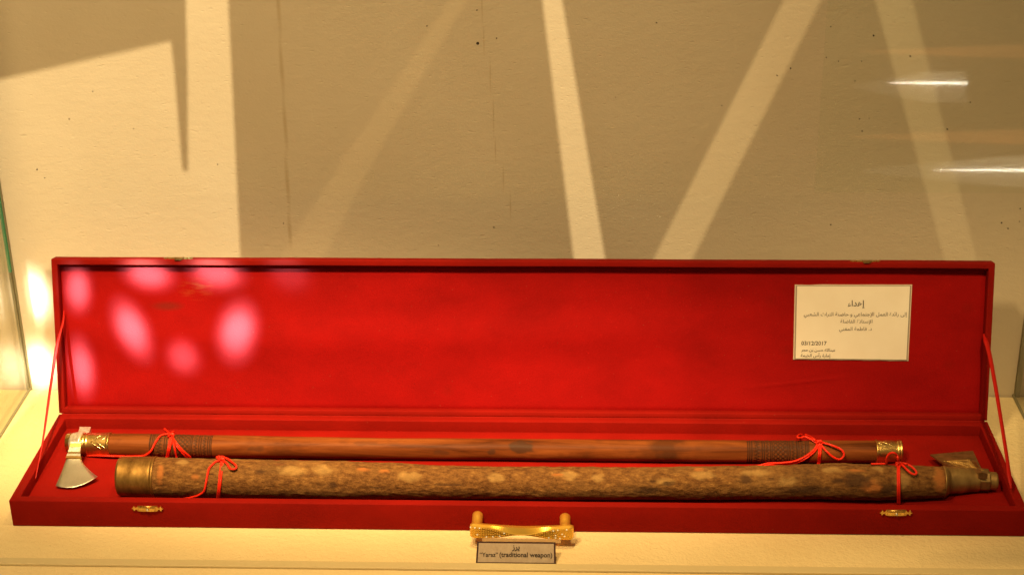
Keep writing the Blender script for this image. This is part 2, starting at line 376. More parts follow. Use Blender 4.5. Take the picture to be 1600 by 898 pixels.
# placed behind the camera for the patch to mirror: tubes on an added counter
def mirror_at(u, v, y):     # the place behind the camera that the sheet shows at pixel (u, v)
    p = aty(u, v, FY - .016); d = ray(u, v); d = V((d.x, -d.y, d.z)); return p + d * ((y - p.y) / d.y)
for (u0_, u1_, v_, lab) in ((1388, 1512, 132, 'upper white tube lamp of the counter across the hall'), (1462, 1640, 268, 'lower white tube lamp of the counter across the hall')):
    a, b = mirror_at(u0_, v_, -3.2), mirror_at(u1_, v_, -3.2)
    g = thing('tube_lamp', lab, 'lamp', tuple((a + b) / 2), 'tube lamps of the counter across the hall')
    tubes('tube', [[a.lerp(b, k / 8) for k in range(9)]], lambda s: .0005 + .0019 * min(1, 2.0 * s), 'tube', g)
    tubes('end_cap', [[b, b + (b - a).normalized() * .02]], .012, 'steel_dark', g)
a = mirror_at(1300, 190, -3.26)
g = thing('hall_counter', 'brown counter added behind the camera to carry the mirrored lights', 'counter', (a.x, -3.5, -.9))
box('cabinet', (a.x - .2, -3.8, -.9), (a.x + 1.2, -3.27, a.z + .35), 'counter', g, .004)
box('top', (a.x - .23, -3.83, a.z + .352), (a.x + 1.23, -3.24, a.z + .38), 'counter', g, .004)

def glow(name, colour, strength):
    m = mat(name, colour); b = m.node_tree.nodes['Principled BSDF']; b.inputs['Emission Color'].default_value = (*colour, 1); b.inputs['Emission Strength'].default_value = strength; M[name] = m
glow('white_haze_glow', (1, .86, .62), .42); glow('orange_haze_strip', (1, .34, .08), 1.5)  # added glowing strips: mirrored, they make the haze round the streaks
for (u0_, v0_, u1_, v1_, m_, nm) in ((1335, 112, 1512, 160, 'white_haze_glow', 'white_haze_strip'), (1350, 244, 1700, 292, 'white_haze_glow', 'white_haze_strip'), (1345, 74, 1700, 92, 'orange_haze_strip', 'orange_haze_strip'), (1330, 206, 1700, 226, 'orange_haze_strip', 'orange_haze_strip')):
    n_ = 9; tp, bt = [], []
    for k in range(n_ + 1):        # each strip narrows to a point at its far end
        f_ = k / n_; w_ = min(1, .04 + 1.5 * f_) * .5; vm = v0_ + (v1_ - v0_) * .55
        tp.append(mirror_at(u0_ + (u1_ - u0_) * f_, vm - (v1_ - v0_) * w_, -3.25)); bt.append(mirror_at(u0_ + (u1_ - u0_) * f_, vm + (v1_ - v0_) * w_, -3.25))
    o_ = tp + bt[::-1]
    prism(nm, o_, [p + V((0, -.012, 0)) for p in o_], m_, g)
# added gobo out of view: cuts the lamp's beam into the wall bands
T = .35
def on_sheet(p): return PL + (p - PL) * T
SY = on_sheet(V((0, WY, 0))).y
slots = [
    [(-160, 165), (0, 125), (267, 65), (272, 110), (285, 266), (294, 268), (293, 120), (285, -260), (344, -260), (377, 425), (70, 425), (66, 1000), (-160, 1000)],
    [(816, -260), (835, -260), (949, 425), (899, 425)],
    [(1273, -95), (1333, -95), (1074, 425), (1011, 425)],
    [(1342, -95), (1402, -95), (1531, 425), (1481, 425)],
    [(797, -150), (820, -150), (662, 121), (590, 243), (496, 425), (424, 425), (540, 243), (624, 121)]]
holes = [[on_sheet(aty(u, v, WY)) for (u, v) in s] for s in slots]
rim = [on_sheet(V((x, WY, z))) for x, z in ((-1.4, -.9), (1.4, -.9), (1.4, 1.5), (-1.4, 1.5))]
allv = rim + [p for h_ in holes for p in h_]
tri = geometry.tessellate_polygon([[V((p.x, p.z, 0)) for p in rim]] + [[V((p.x, p.z, 0)) for p in h_] for h_ in holes])
n = len(allv)
g = thing('band_gobo', 'added slotted sheet out of view, shaped to cast the light bands on the wall', 'screen', (PL.x, SY, 2.0))
obj('sheet', allv + [p + V((0, .0008, 0)) for p in allv], [tuple(f) for f in tri] + [tuple(q + n for q in reversed(f)) for f in tri], 'steel_dark', g)
obj('amber_filter', [p + V((0, -.002, 0)) for p in rim[:1] and [on_sheet(aty(u, v, WY)) for (u, v) in ((400, 470), (840, 470), (824, -160), (400, -160))]], [(0, 1, 2, 3)], 'amber', g)  # added filter that dims the faint diagonal band

m = bpy.data.materials.new('smoked_sheet'); m.use_nodes = True; nt = m.node_tree; nt.nodes.clear()
out = nt.nodes.new('ShaderNodeOutputMaterial'); tr = nt.nodes.new('ShaderNodeBsdfTransparent'); tr.inputs[0].default_value = (.60, .57, .50, 1)
nt.links.new(tr.outputs[0], out.inputs[0]); M['smoked'] = m
obj('smoked_filter', [on_sheet(aty(u, v, WY)) + V((0, -.002, 0)) for (u, v) in ((985, 470), (1700, 470), (1700, -340), (985, -340))], [(0, 1, 2, 3)], 'smoked', g)  # added filter that dims the two right-hand bands

# ------------------------------------------------------------------ the red box
X0, X1 = -.5, .5
bx = thing('presentation_box', 'long red velour box lying open on the cream shelf with its lid leaning back', 'box', (0, BD / 2, 0))
base = from_bm('base', frame_bm(lambda x, a, d: V((x, a, d)), X0, X1, 0, BD, X0 + .0095, X1 - .0095, .009, BD - .009, .0004, BH, .0010), 'red', bx, True)
def floor_fn(s, t):
    x = X0 + .009 + (1 - .018) * s; y = .0085 + (BD - .017) * t
    e = min(min(s, 1 - s) * .98, min(t, 1 - t) * BD) / .006
    return V((x, y, ZF - .0012 * max(0, 1 - e) ** 2 + .0004 * noise.noise(V((x * 12, y * 25, 0)))))
grid('floor_lining', floor_fn, 160, 40, 'floor', bx)
obj('underside', [(X0 + .003, .003, .001), (X1 - .003, .003, .001), (X1 - .003, BD - .003, .001), (X0 + .003, BD - .003, .001)], [(0, 1, 2, 3)], 'red', bx)
ld = from_bm('lid', frame_bm(lambda x, a, d: lid(x, a, d), X0, X1, .0006, LL, X0 + .0066, X1 - .0066, .0066, LL - .0064, 0, LD, .0010), 'red', bx, True)
def lin(s, t):
    x = X0 + .006 + (1 - .012) * s; u = .006 + (LL - .012) * t
    e = min(min(s, 1 - s), min(t, 1 - t) * LL) / .006
    crease = .0006 * math.exp(-((u - (.034 + .10 * (x - .26) + .25 * (x - .26) ** 2)) / .0011) ** 2) * max(0, 1 - ((x - .30) / .065) ** 2)
    return lid(x, u, .0100 + .0012 * max(0, 1 - e) ** 2 - .0026 * min(1, max(0, (.225 - x) / .10)) * math.exp(-((u - .088 - .006 * math.sin(x * 5)) / .021) ** 2) + .0006 * noise.noise(V((x * 7, u * 14, 4))) - crease)
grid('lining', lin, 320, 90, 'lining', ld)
obj('lid_panel', [lid(X0 + .004, .004, LD - .0005), lid(X1 - .004, .004, LD - .0005), lid(X1 - .004, LL - .004, LD - .0005), lid(X0 + .004, LL - .004, LD - .0005)], [(0, 1, 2, 3)], 'red', ld)
# hinge cloth between lid and base
obj('hinge_cloth', [(X0 + .003, BD - .0005, BH - .0008), (X1 - .003, BD - .0005, BH - .0008), lid(X1 - .003, .002, .0012), lid(X0 + .003, .002, .0012)], [(0, 1, 2, 3)], 'red', bx)

# front clasp plates: body with arrow finials
def clasp_outline(hw, hh):
    o = [(-.62, -.85), (-.30, -1), (.30, -1), (.62, -.85), (.68, -.32), (.78, -.30), (.80, -.75), (.88, -.80), (.90, -.25), (1, 0), (.90, .25), (.88, .80), (.80, .75), (.78, .30), (.68, .32), (.62, .85)]
    o += [(-.62, .85), (-.68, .32), (-.78, .30), (-.80, .75), (-.88, .80), (-.90, .25), (-1, 0), (-.90, -.25), (-.88, -.80), (-.80, -.75), (-.78, -.30), (-.68, -.32)]
    return [(a * hw, b * hh) for a, b in o]
for (u, v) in ((230.5, 793.6), (1400, 800.2)):
    c = aty(u, v, -.001)
    o2 = clasp_outline(.0158, .0032)
    cl = prism('clasp', [c + V((a, -.0009, b)) for a, b in o2], [c + V((a, .0012, b)) for a, b in o2], 'gold_old', bx)
    vs, fs = tube_data([c + V((-.0088, -.0010, .0026)), c + V((.0088, -.0010, .0026))], .0007, 8); obj('hinge_pin', vs, fs, 'gold_old', cl, True)
    box('clasp_plate', tuple(c + V((-.0085, -.0018, -.0024))), tuple(c + V((.0085, -.0008, .0016))), 'gold_old', cl, .0004)
    bm = bmesh.new(); bmesh.ops.create_uvsphere(bm, u_segments=12, v_segments=8, radius=.0014); bmesh.ops.translate(bm, verts=bm.verts, vec=c + V((.0003, -.0022, -.0006))); from_bm('clasp_knob', bm, 'silver', cl, True)
# lid hooks on the upper edge of the lid
for (u, v) in ((281, 402.5), (1355, 411.5)):
    c = hit(u, v, lid(0, LL, 0), LU)
    c = V((c.x, 0, 0)) + lid(0, LL, .0045)
    o2 = clasp_outline(.0158, .0026)
    hk = prism('lid_hook', [c + V((a, 0, 0)) + LN * b + LU * .0014 for a, b in o2], [c + V((a, 0, 0)) + LN * b - LU * .0008 for a, b in o2], 'gold_old', bx)
    q = [(-.0036, .0010), (-.0030, .0052), (-.0012, .0066), (.0008, .0058), (.0026, .0064), (.0058, .0044), (.0070, .0012)]
    prism('hook_tongue', [c + V((a, 0, 0)) + LN * b + LU * (.0022 - b * .30) for a, b in q], [c + V((a, 0, 0)) + LN * b + LU * (.0012 - b * .30) for a, b in q], 'brass_old', hk)

# gold carrying handle
HY = -.0255
hl_, hr_ = aty(742, 826.5, HY), aty(889, 829.5, HY)
NSEG = 60
def hsec(s):
    """section of the bow tie shaped bar: half height, ridge and lower edge of the studded facet, how far it stands out"""
    c_ = min(1, max(0, s)); k = abs(2 * c_ - 1); q = max(0, -s, s - 1) / .05; rd = math.sqrt(max(0, 1 - min(1, q) ** 2))
    p = hl_.lerp(hr_, s) + V((0, 0, -.0008 * (1 - k * k)))
    h = (.0047 + .0028 * k ** 1.3) * (.72 + .28 * rd)
    up = sstep(.03, .78, k)
    zb, zc = h * (-.22 + 1.06 * up), h * (-.34 - .54 * sstep(.02, .62, k))
    return p, h, zb, zc, .0048 * (.25 + .75 * rd)
def sstep(a, b, x):
    t = min(1, max(0, (x - a) / (b - a))); return t * t * (3 - 2 * t)
vs, fs = [], []
for i in range(NSEG + 1):
    p, h, zb_, zc_, d_ = hsec(-.05 + 1.10 * i / NSEG)
    for y_, z_ in ((.0040, h * .70), (-.0012 - .0006 * (1 - min(1, abs(2 * (-.05 + 1.1 * i / NSEG) - 1))), h), (-d_ + .0004, zb_ + .0004), (-d_, zb_ - .0002), (-d_, zc_ + .0002), (-d_ + .0004, zc_ - .0004), (.0018, -h), (.0040, -h * .70)): vs.append(p + V((0, y_, z_)))
for i in range(NSEG):
    for k in range(8):
        q = (k + 1) % 8; fs.append((i * 8 + k, i * 8 + q, (i + 1) * 8 + q, (i + 1) * 8 + k))
fs += [tuple(reversed(range(8))), tuple(NSEG * 8 + k for k in range(8))]
hgl = obj('handle', vs, fs, 'gold', bx)
for (u, v) in ((746.5, 800), (883, 803)):
    c = aty(u, v + 4.8, 0); c.z = min(c.z, BH - .0078)
    e = V((c.x, HY, hl_.z + .001))
    tubes('post', [[V((c.x, .0006, c.z)), V((c.x, -.002, c.z)), V((c.x, -.010, c.z - .0004)), V((c.x, -.018, c.z - .0012)), e]], lambda s: .0054 - .0006 * s, 'gold', hgl, 20)
sv, sf = [], []; cv, cf = [], []
def gem(p, nrm, r, vv, ff):
    u_ = nrm.orthogonal().normalized(); w_ = nrm.cross(u_); b = len(vv)
    vv.append(p + nrm * r * .9)
    for k in range(6): vv.append(p + (u_ * math.cos(k * math.pi / 3) + w_ * math.sin(k * math.pi / 3)) * r)
    for k in range(6): ff.append((b, b + 1 + k, b + 1 + (k + 1) % 6))
rnd = random.Random(8)
for i in range(46):
    s = -.042 + i * .0237
    p, h, zb_, zc_, d_ = hsec(s); n_ = int((zb_ - zc_ - .0006) / .0021)
    for j in range(n_):
        q = p + V((0, -d_ - .00005, zc_ + (zb_ - zc_) * (j + .5) / n_))
        gem(q, V((0, -1, 0)), .00100, *((cv, cf) if rnd.random() < .11 else (sv, sf)))
obj('stud_pattern', sv, sf, 'gold', hgl, kind='stuff'); obj('rhinestones', cv, cf, 'stone', hgl, kind='stuff')

# ribbons that hold the lid
def ribbon(pts, widths, twist):
    P = spline(pts, 10); vs, fs = [], []
    n = len(P)
    for i, p in enumerate(P):
        s = i / (n - 1); k = s * (len(widths) - 1); a = int(min(k, len(widths) - 2)); wd = widths[a] + (widths[a + 1] - widths[a]) * (k - a)
        ang = twist(s); d = V((math.cos(ang), math.sin(ang) * .7, math.sin(ang) * .7)) * wd / 2; nn = V((0, -.0003, .0003))
        vs += [p - d, p + d, p + d - nn, p - d - nn]
    for i in range(n - 1):
        for k in range(4): fs.append((i * 4 + k, i * 4 + (k + 1) % 4, i * 4 + 4 + (k + 1) % 4, i * 4 + 4 + k))
    obj('stay_ribbon', vs, fs, 'ribbon', bx, True)
def between(a, b, px):       # points along a hanging ribbon from a (lid) to b (base), each on its sight line in the ribbon's plane
    nrm = (b - a).cross(V((1, 0, 0)) * .2 + V((0, 1, -1)) ).normalized()
    nrm = (b - a).cross(V((1, .0, 0))).normalized()
    return [a] + [hit(u, v, a, nrm) for (u, v) in px] + [b]
a = atl(99.8, 485, .004); b = atx(55, 748, X0 + .0100)
ribbon(between(a, b, ((98, 504), (88.5, 541), (78, 610), (67, 687))), (.0012, .0030, .0046, .0042, .0036, .0030), lambda s: .4 + .7 * s)
a = atl(1537, 521, .004); b = atx(1580, 762, X1 - .0100)
ribbon(between(a, b, ((1541, 534), (1548, 562), (1560, 630), (1573, 712), (1577, 742))), (.0014, .0058, .0050, .0046, .0046, .0048, .0016), lambda s: -.2 - .6 * s + (1.0 * max(0, s - .75) * 4))

# ------------------------------------------------------------------ sticks
class Stick:
    def __init__(s, rows):
        """rows of (u, v_top, v_bottom) in the photograph; the stick rests on the padded floor"""
        s.k = []
        for (u, a, b) in rows:
            p = atz(u, (a + b) / 2, ZF + .013)
            for _ in range(3):
                r = (b - a) / 2 / (F / (p - CAM).dot(FWD)); p = atz(u, (a + b) / 2, ZF + r)
            s.k.append((p.x, p.y, p.z, r))
    def at(s, x):
        k = s.k
        if x <= k[0][0]: i = 0
        elif x >= k[-1][0]: i = len(k) - 2
        else: i = max(j for j in range(len(k) - 1) if k[j][0] <= x)
        f = (x - k[i][0]) / (k[i + 1][0] - k[i][0]); f = min(1.0, max(0.0, f)); f2 = f * f * (3 - 2 * f)
        return tuple(k[i][j] + (k[i + 1][j] - k[i][j]) * (f if j < 2 else f2) for j in (1, 2, 3))
    def point(s, x, th, dr=0):      # th = 0 up, growing towards the camera
        y, z, r = s.at(x); return V((x, y - math.sin(th) * (r + dr), z + math.cos(th) * (r + dr)))
    def seen(s, u, v, lift=0.0):    # where the sight line meets the stick, else the box floor
        d = ray(u, v); t = 1.35; prev = None
        while t < 2.1:
            p = CAM + d * t; y, z, r = s.at(p.x)
            inside = (p.y - y) ** 2 + (p.z - z) ** 2 < (r + lift) ** 2 and s.k[0][0] - .002 < p.x < s.k[-1][0] + .002
            if inside: return p
            if p.z < ZF + .0012 + lift * .0: return p
            t += .0004
        return p
    def x_of(s, u):
        s.memo = getattr(s, 'memo', {})
        if u in s.memo: return s.memo[u]
        lo, hi = -.6, .6
        for _ in range(40):
            m_ = (lo + hi) / 2; y, z, r = s.at(m_); q = V((m_, y, z)) - CAM
            if 800 + F * q.dot(RIGHT) / q.dot(FWD) < u: lo = m_
            else: hi = m_
        s.memo[u] = lo
        return lo
    def theta_of(s, u, v):
        p = s.seen(u, v); y, z, r = s.at(p.x); return p.x, math.atan2(y - p.y, p.z - z)
def lathe(name, st, xa, xb, nx, nt, disp, material, parent, attrs=None, cap=True, power=1.0):
    vs, fs = [], []; A = {k: [] for k in (attrs or {})}
    for i in range(nx + 1):
        x = xa + (xb - xa) * i / nx
        for k in range(nt):
            th = 2 * math.pi * k / nt
            vs.append(st.point(x, th, disp(x, th)))
            for q, fn in (attrs or {}).items(): A[q].append(fn(x, th))
    for i in range(nx):
        for k in range(nt):
            q = (k + 1) % nt; fs.append((i * nt + k, (i + 1) * nt + k, (i + 1) * nt + q, i * nt + q))
    n0 = len(vs)
    if cap:
        fs.append(tuple(range(nt))); fs.append(tuple(nx * nt + k for k in reversed(range(nt))))
    o = obj(name, vs, fs, material, parent, True)
    for f in o.data.polygons:
        if len(f.vertices) > 4: f.use_smooth = False
    for q, vals in A.items():
        at = o.data.attributes.new(q, 'FLOAT', 'POINT'); at.data.foreach_set('value', vals)
    return o
def sstep(a, b, x):
    t = min(1, max(0, (x - a) / (b - a))); return t * t * (3 - 2 * t)

# --- rear axe: polished stick, carved bands, brass ferrules, steel head
s1 = Stick([(104, 678, 702.5), (112, 677, 704), (131, 677, 709), (174, 676.5, 711.5), (250, 677.5, 713), (330, 679.5, 714), (480, 682, 715.5), (640, 684.5, 717), (790, 685, 718), (950, 686, 720), (1100, 687, 721.6), (1260, 687.5, 722), (1370, 688, 722.2), (1408, 688.5, 720)])
ax1 = thing('axe', 'walking stick axe with polished red brown shaft and steel blade at the left', 'axe', tuple(s1.point(0, math.pi)), 'axes in the box')
X = s1.x_of
bands = []
for (ua, ub) in ((237, 334), (1166, 1263)):
    bands.append((X(ua), X(ub)))
def carve(x, th):
    for (a, b) in bands:
        if a <= x <= b:
            s = (x - a) / (b - a); tt = th / (2 * math.pi)
            for c_ in (.012, .045, .075, .245, .275, .375, .405, .655, .685, .80, .83, .935, .965, .99):
                if abs(s - c_) < .0085: return 1.0
            if .42 < s < .64:
                q1 = (tt * 14 + (s - .42) * 13) % 1; q2 = (tt * 14 - (s - .42) * 13) % 1
                if min(q1, 1 - q1) < .15 or min(q2, 1 - q2) < .15: return 1.0
            for (c0, c1) in ((.095, .225), (.295, .36), (.70, .785), (.845, .92)):
                if c0 < s < c1:
                    z_ = abs(((tt * 20) % 1) * 2 - 1); m_ = c0 + (c1 - c0) * (.25 + .5 * z_)
                    if abs(s - m_) < (c1 - c0) * .20: return .9
            return .0
    return 0.0
def in_band(x): return any(a <= x <= b for a, b in bands)
def d1(x, th): return .0003 * noise.noise(V((x * 14, math.sin(th) * .8, math.cos(th) * .8))) + .00010 * noise.noise(V((x * 60, math.sin(th) * 3, math.cos(th) * 3))) - .00055 * carve(x, th)
def tint1(x, th):
    t_ = 0
    if in_band(x): t_ = .38 + .55 * carve(x, th)
    for (u, wd, th0, wt, am) in ((816, .014, .75, .8, .85), (768, .005, 1.3, .35, .7), (404, .010, 1.2, .3, .5), (1040, .012, 1.5, .35, .45), (575, .018, .55, .25, .35), (690, .010, 1.4, .3, .4)):
        dx = (x - X(u)) / wd; dt = (th - th0) / wt; q = dx * dx + dt * dt + .8 * noise.noise(V((x * 120, th * 3, u)))
        t_ = max(t_, am * (1 - sstep(.4, 1.1, q)))
    return t_
xa, xb, xc, xd = X(170), X(234), X(337), X(1163)
lathe('shaft', s1, X(170), X(1372), 1500, 72, d1, 'wood', ax1, {'tint': tint1}, True)
def ferrule1(x, th):
    r_ = .0006
    for u in (133, 138, 172): 
        if abs(x - X(u)) < .0009: r_ += .0006
    return r_
fr_ = lathe('ferrule', s1, X(105), X(174), 60, 48, ferrule1, 'brass', ax1)
def on1(u, v, lift=.0008): return s1.seen(u, v, lift)
tubes('engraving', [spline([on1(*q) for q in l_], 4) for l_ in (((142, 690), (152, 683), (160, 679.5)), ((142, 690.5), (150, 696), (158, 701)), ((148, 697), (158, 689), (166, 681)), ((147, 686), (156, 694), (166, 701)))], .0005, 'brass_bright', fr_, 5)
fe = lathe('ferrule', s1, X(1367), X(1408), 50, 48, lambda x, th: .0006 + (.0006 if any(abs(x - X(u)) < .0008 for u in (1369, 1402, 1406)) else 0), 'brass', ax1)
tubes('engraving', [spline([on1(*q) for q in l_], 4) for l_ in (((1371, 691), (1382, 696), (1396, 702)), ((1374, 703), (1385, 695), (1397, 690)), ((1378, 690), (1390, 694.5), (1400, 699)))], .00045, 'brass_bright', fe, 5)
# head
def zz(v):
    K = ((660, .034), (677, .0405), (684, .0425), (692, .0420), (700, .0385), (710, .0345), (724, .0300), (745, .0245), (765, .0205))
    for (a, za), (b, zb) in zip(K, K[1:]):
        if v <= b: return za + (zb - za) * (v - a) / (b - a)
    return K[-1][1]
hp = lambda u, v, dz=0: atz(u, v, zz(v)) + V((0, 0, dz))
left = [(111.4, 694.6), (109.2, 701.5), (106.8, 708.6), (104.2, 716), (101.3, 724), (97.5, 735), (92.3, 747), (86.8, 758.6)]
edge = [(98, 761), (111.4, 761.2), (121, 759.5), (130, 756.6), (142, 751), (152.7, 744)]
right = [(146.5, 741), (141, 737.4), (135, 731), (130, 724.2), (126.6, 716.6), (125.4, 708.6), (126.6, 701.5), (128.6, 694)]
out = left + edge + right
ne = len(out)
# loft: the outline against a centre line so that the faces slope from the spine to the thin edge
rows_v = []
bm = bmesh.new()
NR = 16
Lp = spline([V((u, v, 0)) for u, v in left], 3); Rp = spline([V((u, v, 0)) for u, v in reversed(right)], 3)
def samp(P, t):
    k = t * (len(P) - 1); i = min(int(k), len(P) - 2); return P[i].lerp(P[i + 1], k - i)
rowsT, rowsB = [], []
NU = 8
edge_px = [V((86.8, 758.6, 0))] + [V((u, v, 0)) for u, v in edge]
E = spline(edge_px, 4)
for j in range(NR + 1):
    t_ = j / NR; a, b = samp(Lp, t_), samp(Rp, t_)
    rt, rb = [], []
    for i in range(NU + 1):
        s = i / NU; p = a.lerp(b, s)
        ee = samp(E, s); p = p.lerp(ee, sstep(.55, 1, t_) * 1.0) if t_ > .55 else p
        th_ = (.0056 * (1 - t_) ** 1.1 + .0005) * (1 if 0 < i < NU else .45) * .5
        q = hp(p.x, p.y); rt.append(q + V((0, 0, th_))); rb.append(q - V((0, 0, th_)))
    rowsT.append(rt); rowsB.append(rb)
vs = [p for r_ in rowsT for p in r_] + [p for r_ in rowsB for p in r_]; n = NU + 1; off = (NR + 1) * n; fs = []
for j in range(NR):
    for i in range(NU):
        q = j * n + i; fs.append((q, q + n, q + n + 1, q + 1)); fs.append((off + q, off + q + 1, off + q + n + 1, off + q + n))
    for i, fl in ((0, 0), (NU, 1)):
        q = j * n + i; f = (q, off + q, off + q + n, q + n); fs.append(f if not fl else tuple(reversed(f)))
for j, fl in ((0, 1), (NR, 0)):
    for i in range(NU):
        q = j * n + i; f = (q, off + q, off + q + 1, q + 1); fs.append(f if fl == 0 else tuple(reversed(f)))
hd = obj('axe_head', vs, fs, 'silver', ax1, True)
# eye: a thick collar round the shaft, slanted a little
xe0, xe1 = X(113.5), X(130.5)
ev, ef = [], []
for i in range(9):
    s = i / 8
    for k in range(48):
        th = 2 * math.pi * k / 48
        x = xe0 + (xe1 - xe0) * s - .0016 * math.sin(th)
        bulge = .0016 + .0012 * max(0, math.sin(th)) ** 2 - .0006 * (abs(2 * s - 1) ** 4)
        ev.append(s1.point(x, th, bulge))
for i in range(8):
    for k in range(48):
        q = (k + 1) % 48; ef.append((i * 48 + k, (i + 1) * 48 + k, (i + 1) * 48 + q, i * 48 + q))
b_ = len(ev)
for i in (0, 8):
    for k in range(48):
        th = 2 * math.pi * k / 48; x = (xe0 if i == 0 else xe1) - .0016 * math.sin(th); ev.append(s1.point(x, th, -.0005))
for k in range(48):
    q = (k + 1) % 48; ef.append((k, q, b_ + q, b_ + k)); ef.append((8 * 48 + q, 8 * 48 + k, b_ + 48 + k, b_ + 48 + q))
obj('eye', ev, ef, 'silver_worn', hd, True)
pq = [(121.4, 678), (138.4, 678), (141.8, 666.6), (124.7, 666.2)]
prism('poll', [atz(u, v, .0375) for u, v in pq], [atz(u, v, .0375) - V((0, 0, .006)) for u, v in pq], 'silver_worn', hd)
for (va, vb, m_) in ((693.5, 696, 'silver_worn'), (696.5, 701.5, 'brass'), (702, 709, 'silver_worn'), (709.6, 711.4, 'brass_bright'), (712, 715.6, 'silver_worn'), (716, 718.6, 'brass')):
    def lr(v):
        ta = [p for p in Lp]; a = min(ta, key=lambda p: abs(p.y - v)); b = min(Rp, key=lambda p: abs(p.y - v)); return a.x, b.x
    a0, b0 = lr(va); a1, b1 = lr(vb)
    tp = [hp(a0, va, .0031), hp(b0, va, .0031), hp(b1, vb, .0031), hp(a1, vb, .0031)]
    prism('inlay_band', tp, [p - V((0, 0, .0036)) for p in tp], m_, hd)

# --- front axe: bark covered sheath stick with brass ends and bronze head
s2 = Stick([(187, 713.5, 773), (245, 714, 775.5), (330, 716, 776), (420, 717.5, 776.5), (520, 719.5, 778), (610, 723, 778), (700, 727.5, 778.5), (780, 728, 778.5), (890, 728.5, 779.5), (1000, 729, 780), (1100, 728, 780.5), (1200, 727, 779), (1270, 724.5, 779), (1310, 723.5, 780), (1370, 725, 781), (1420, 727, 779.5), (1474, 728, 777), (1482, 728.6, 771), (1526, 732, 767)])
ax2 = thing('axe', 'thick bark covered stick axe with brass cap and dull bronze head at the right', 'axe', tuple(s2.point(0, math.pi)), 'axes in the box')
X = s2.x_of
pal, bar_, dk = [], [], []
for (u, v, ru, rt) in ((775, 745, 13, .30), (890, 742, 15, .30), (935, 746, 10, .25), (285, 722, 9, .22), (505, 733, 16, .3), (1230, 752, 14, .28), (1098, 742, 18, .3), (1410, 750, 14, .4), (1300, 733, 16, .22), (640, 744, 18, .3), (455, 735, 22, .25), (1372, 731, 8, .2), (1180, 738, 22, .25), (1040, 752, 14, .2)):
    x, th = s2.theta_of(u, v); pal.append((x, th, ru * .00064, rt, u))
for (u, v, ru, rt) in ((1363, 761, 16, .36), (567, 733, 10, .12), (600, 736, 9, .10), (872, 741, 10, .10), (1092, 733, 8, .18), (1468, 748, 9, .9), (1335, 735, 14, .10), (305, 745, 6, .14), (250, 740, 5, .5)):
    x, th = s2.theta_of(u, v); bar_.append((x, th, ru * .00064, rt, u))
for (u, v, ru, rt) in ((1390, 764, 12, .36), (1340, 752, 20, .5), (1165, 748, 10, .30), (407, 736, 11, .09), (735, 731, 36, .07), (1045, 755, 10, .14), (1020, 751, 5, .1), (700, 757, 22, .07), (590, 762, 14, .05), (1310, 751, 10, .12), (1205, 748, 7, .06), (520, 757, 6, .2), (1010, 766, 24, .2), (1260, 765, 40, .25)):
    x, th = s2.theta_of(u, v); dk.append((x, th, ru * .00064, rt, u))
def field(lst, gain):
    def fn(x, th):
        if th > math.pi: th -= 2 * math.pi
        o = 0
        for (px, pt, rx, rt, sd) in lst:
            a = (x - px) / rx
            if abs(a) > 2: continue
            b = (th - pt) / rt; q = a * a + b * b + .9 * noise.noise(V((x * 150, th * 4, sd)))
            o = max(o, 1 - sstep(.05, 1.7, q))
        return o * gain
    return fn
fp, fb, fd = field(pal, .46), field(bar_, .85), field(dk, .80)
def d2(x, th):
    e = V((x * 10, math.sin(th) * .7, math.cos(th) * .7))
    return .0006 * noise.noise(e) + .0004 * noise.noise(V((x * 45, math.sin(th) * 2, math.cos(th) * 2))) + .0005 * noise.noise(V((x * 120, math.sin(th) * 6, math.cos(th) * 6))) + .0008 * fb(x, th) - .0005 * fd(x, th)
xend = X(1478)
lathe('shaft', s2, X(240), X(1476), 760, 80, d2, 'bark', ax2, {'pale': fp, 'bare': fb, 'dark': fd})
cap = lathe('ferrule', s2, X(187), X(245), 60, 64, lambda x, th: .0006 - .0012 * sstep(X(190), X(187), x) + .0002 * noise.noise(V((x * 60, math.sin(th), math.cos(th)))) + (.0005 if abs(x - X(243)) < .001 else 0) - (.0004 if abs(x - X(239.5)) < .0008 else 0), 'brass_aged', ax2)
lathe('ferrule', s2, X(1473), X(1528), 40, 48, lambda x, th: .0004 + .0005 * noise.noise(V((x * 70, math.sin(th) * 1.6, math.cos(th) * 1.6))), 'brass_old', ax2)
# collar (eye) of the head: eight sided, and the stub of the stick beyond it
xa, xb = X(1525), X(1545)
class Fixed(Stick):
    def __init__(s, k): s.k = k
cy, cz, cr = s2.at(X(1526))
r_eye = .0118; c_eye = V((0, cy + .0006, cz + .0002))
se = Fixed([(xa, c_eye.y, c_eye.z, r_eye), (xb, c_eye.y - .0002, c_eye.z - .0006, r_eye * .98)])
def oct_(x, th):
    k = math.cos(math.pi / 8) / math.cos(((th + math.pi / 8) % (math.pi / 4)) - math.pi / 8); e = min(x - xa, xb - x) / .0012
    return r_eye * (k - 1) * .9 - .0010 * max(0, 1 - e) ** 2
ey = lathe('eye', se, xa, xb, 24, 96, oct_, 'bronze', ax2)
ss = Fixed([(xb - .002, c_eye.y - .0002, c_eye.z - .0010, .0092), (X(1557.5), c_eye.y - .0004, c_eye.z - .0014, .0090)])
lathe('stick_end', ss, xb - .002, X(1557.5), 14, 40, lambda x, th: -.0008 * max(0, 1 - (X(1557.5) - x) / .0012) ** 2, 'brass_old', ax2)
